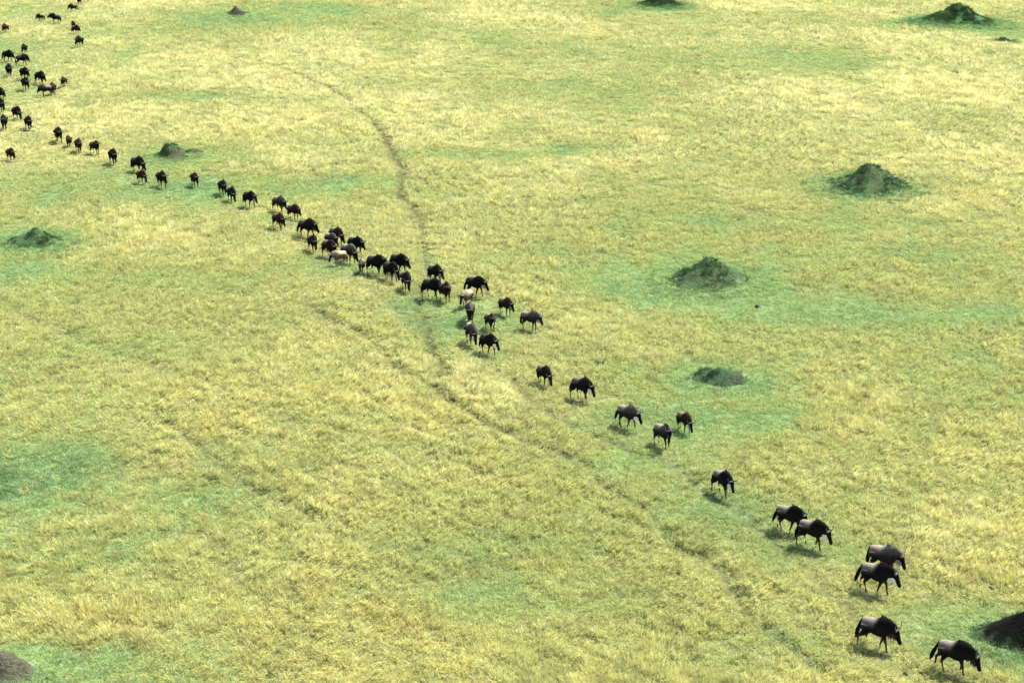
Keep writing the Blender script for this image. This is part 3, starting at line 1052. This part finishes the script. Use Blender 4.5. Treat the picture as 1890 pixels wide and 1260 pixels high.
    res['beard'] = mesh_from('wildebeest_beard', V, F, M_BEARD, False)
    # tail: bare dock then a long black switch
    tx, ty = P['tail']
    t0 = Vector((-.585, 0, 1.10))
    pts = [t0, t0 + Vector((-.05, ty * .3, -.08)), t0 + Vector((-.07 + tx * .2, ty * .6, -.27)), t0 + Vector((-.07 + tx * .45, ty, -.45)),
           t0 + Vector((-.07 + tx * .65, ty, -.62)), t0 + Vector((-.06 + tx * .85, ty, -.80))]
    V, F = tube(pts, [.045, .042, .060, .085, .078, .016], 8)
    for i in range(14):
        p = pts[3].lerp(pts[5], rd.random() * .6) + Vector((rd.uniform(-.03, .03), rd.uniform(-.04, .04), 0))
        dr = ((pts[5] - pts[3]).normalized() + Vector((rd.uniform(-.25, .25), rd.uniform(-.25, .25), 0))) * rd.uniform(.15, .3)
        j = len(V)
        V += [p + Vector((-.02, 0, 0)), p + Vector((.02, -.015, 0)), p + Vector((0, .02, 0)), p + dr]
        F += [(j, j + 3, j + 1), (j + 1, j + 3, j + 2), (j + 2, j + 3, j)]
    res['tail'] = mesh_from('wildebeest_tail', V, F, M_TAIL, False)
    # eyes on the sides of the head
    for s, nm in ((-1, 'er'), (1, 'el')):
        c = poll + fwd * .13 + side * (.083 * s) + up * .045
        bm = bmesh.new()
        bmesh.ops.create_icosphere(bm, subdivisions=2, radius=.020, matrix=Matrix.Translation(c))
        e = bpy.data.meshes.new('wildebeest_eye'); bm.to_mesh(e); bm.free()
        e.materials.append(M_EYE)
        res[nm] = e
    return res


BEARDS = [M_BEARD_DARK, M_BEARD_GREY, M_BEARD]
PROTO = {k: build_pose(k, p) for k, p in POSES.items()}
rr_ = random.Random(9)
for i, (px, py, yaw, pose, coat, sc, beard, lab) in enumerate(HERD):
    pr = PROTO[pose]
    p = HERD_XY[i]
    z = float(ground_z(np.array([p.x]), np.array([p.y]))[0])
    e = bpy.data.objects.new('wildebeest', None)
    e.empty_display_size = .3
    scene.collection.objects.link(e)
    e.location = (p.x, p.y, z - .015)
    e.rotation_euler = (0, 0, R(yaw - ((13 if i < 30 or i > 69 else 17) if -60 < yaw < 0 else 0) + rr_.uniform(-3, 3)))
    g = sc * rr_.uniform(.98, 1.02) * (.93 if 30 <= i < 70 else 1.0)
    e.scale = (g * .94, g, g)
    e['label'] = lab
    e['category'] = 'wildebeest'
    e['group'] = 'wildebeest walking in a line across the plain'
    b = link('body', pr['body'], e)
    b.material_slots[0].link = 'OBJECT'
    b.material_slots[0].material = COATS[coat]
    link('horn', pr['hl'], e); link('horn', pr['hr'], e)
    link('mane', pr['mane'], e)
    bd = link('beard', pr['beard'], e)
    bd.material_slots[0].link = 'OBJECT'
    bd.material_slots[0].material = BEARDS[beard]
    link('tail', pr['tail'], e)
    if py > 700:
        link('eye', pr['el'], e); link('eye', pr['er'], e)

# ------------------------------------------------------------------ clods of earth
CLODS = [
    (1398, 565, .16, 'dark clod of earth on green grass right of the lopsided mound'),
    (1672, 1246, .09, 'dark clod of earth at the bottom below the leading animals'),
    (1827, 1087, .07, 'small dark clod of earth above the blackish mound'),
    (497, 360, .13, 'small dark clod on the grass beside a walking trio'),
]
M_CLOD = mat_hair('clod_earth', (.035, .028, .022), .95)
for i, (px, py, r, lab) in enumerate(CLODS):
    bm = bmesh.new()
    bmesh.ops.create_icosphere(bm, subdivisions=3, radius=r)
    for v in bm.verts:
        nn = fbm(np.array([v.co.x * 9 + i * 5]), np.array([v.co.y * 9 + v.co.z * 5]), 3, 3)[0]
        v.co *= .65 + .7 * nn
        v.co.z = v.co.z * .7 + r * .35
    me = bpy.data.meshes.new('earth_clod'); bm.to_mesh(me); bm.free()
    me.materials.append(M_CLOD)
    p = at(px, py)
    z = float(ground_z(np.array([p.x]), np.array([p.y]))[0])
    o = link('earth_clod', me, None, (p.x, p.y, z + .02))
    o['label'] = lab
    o['category'] = 'clod'
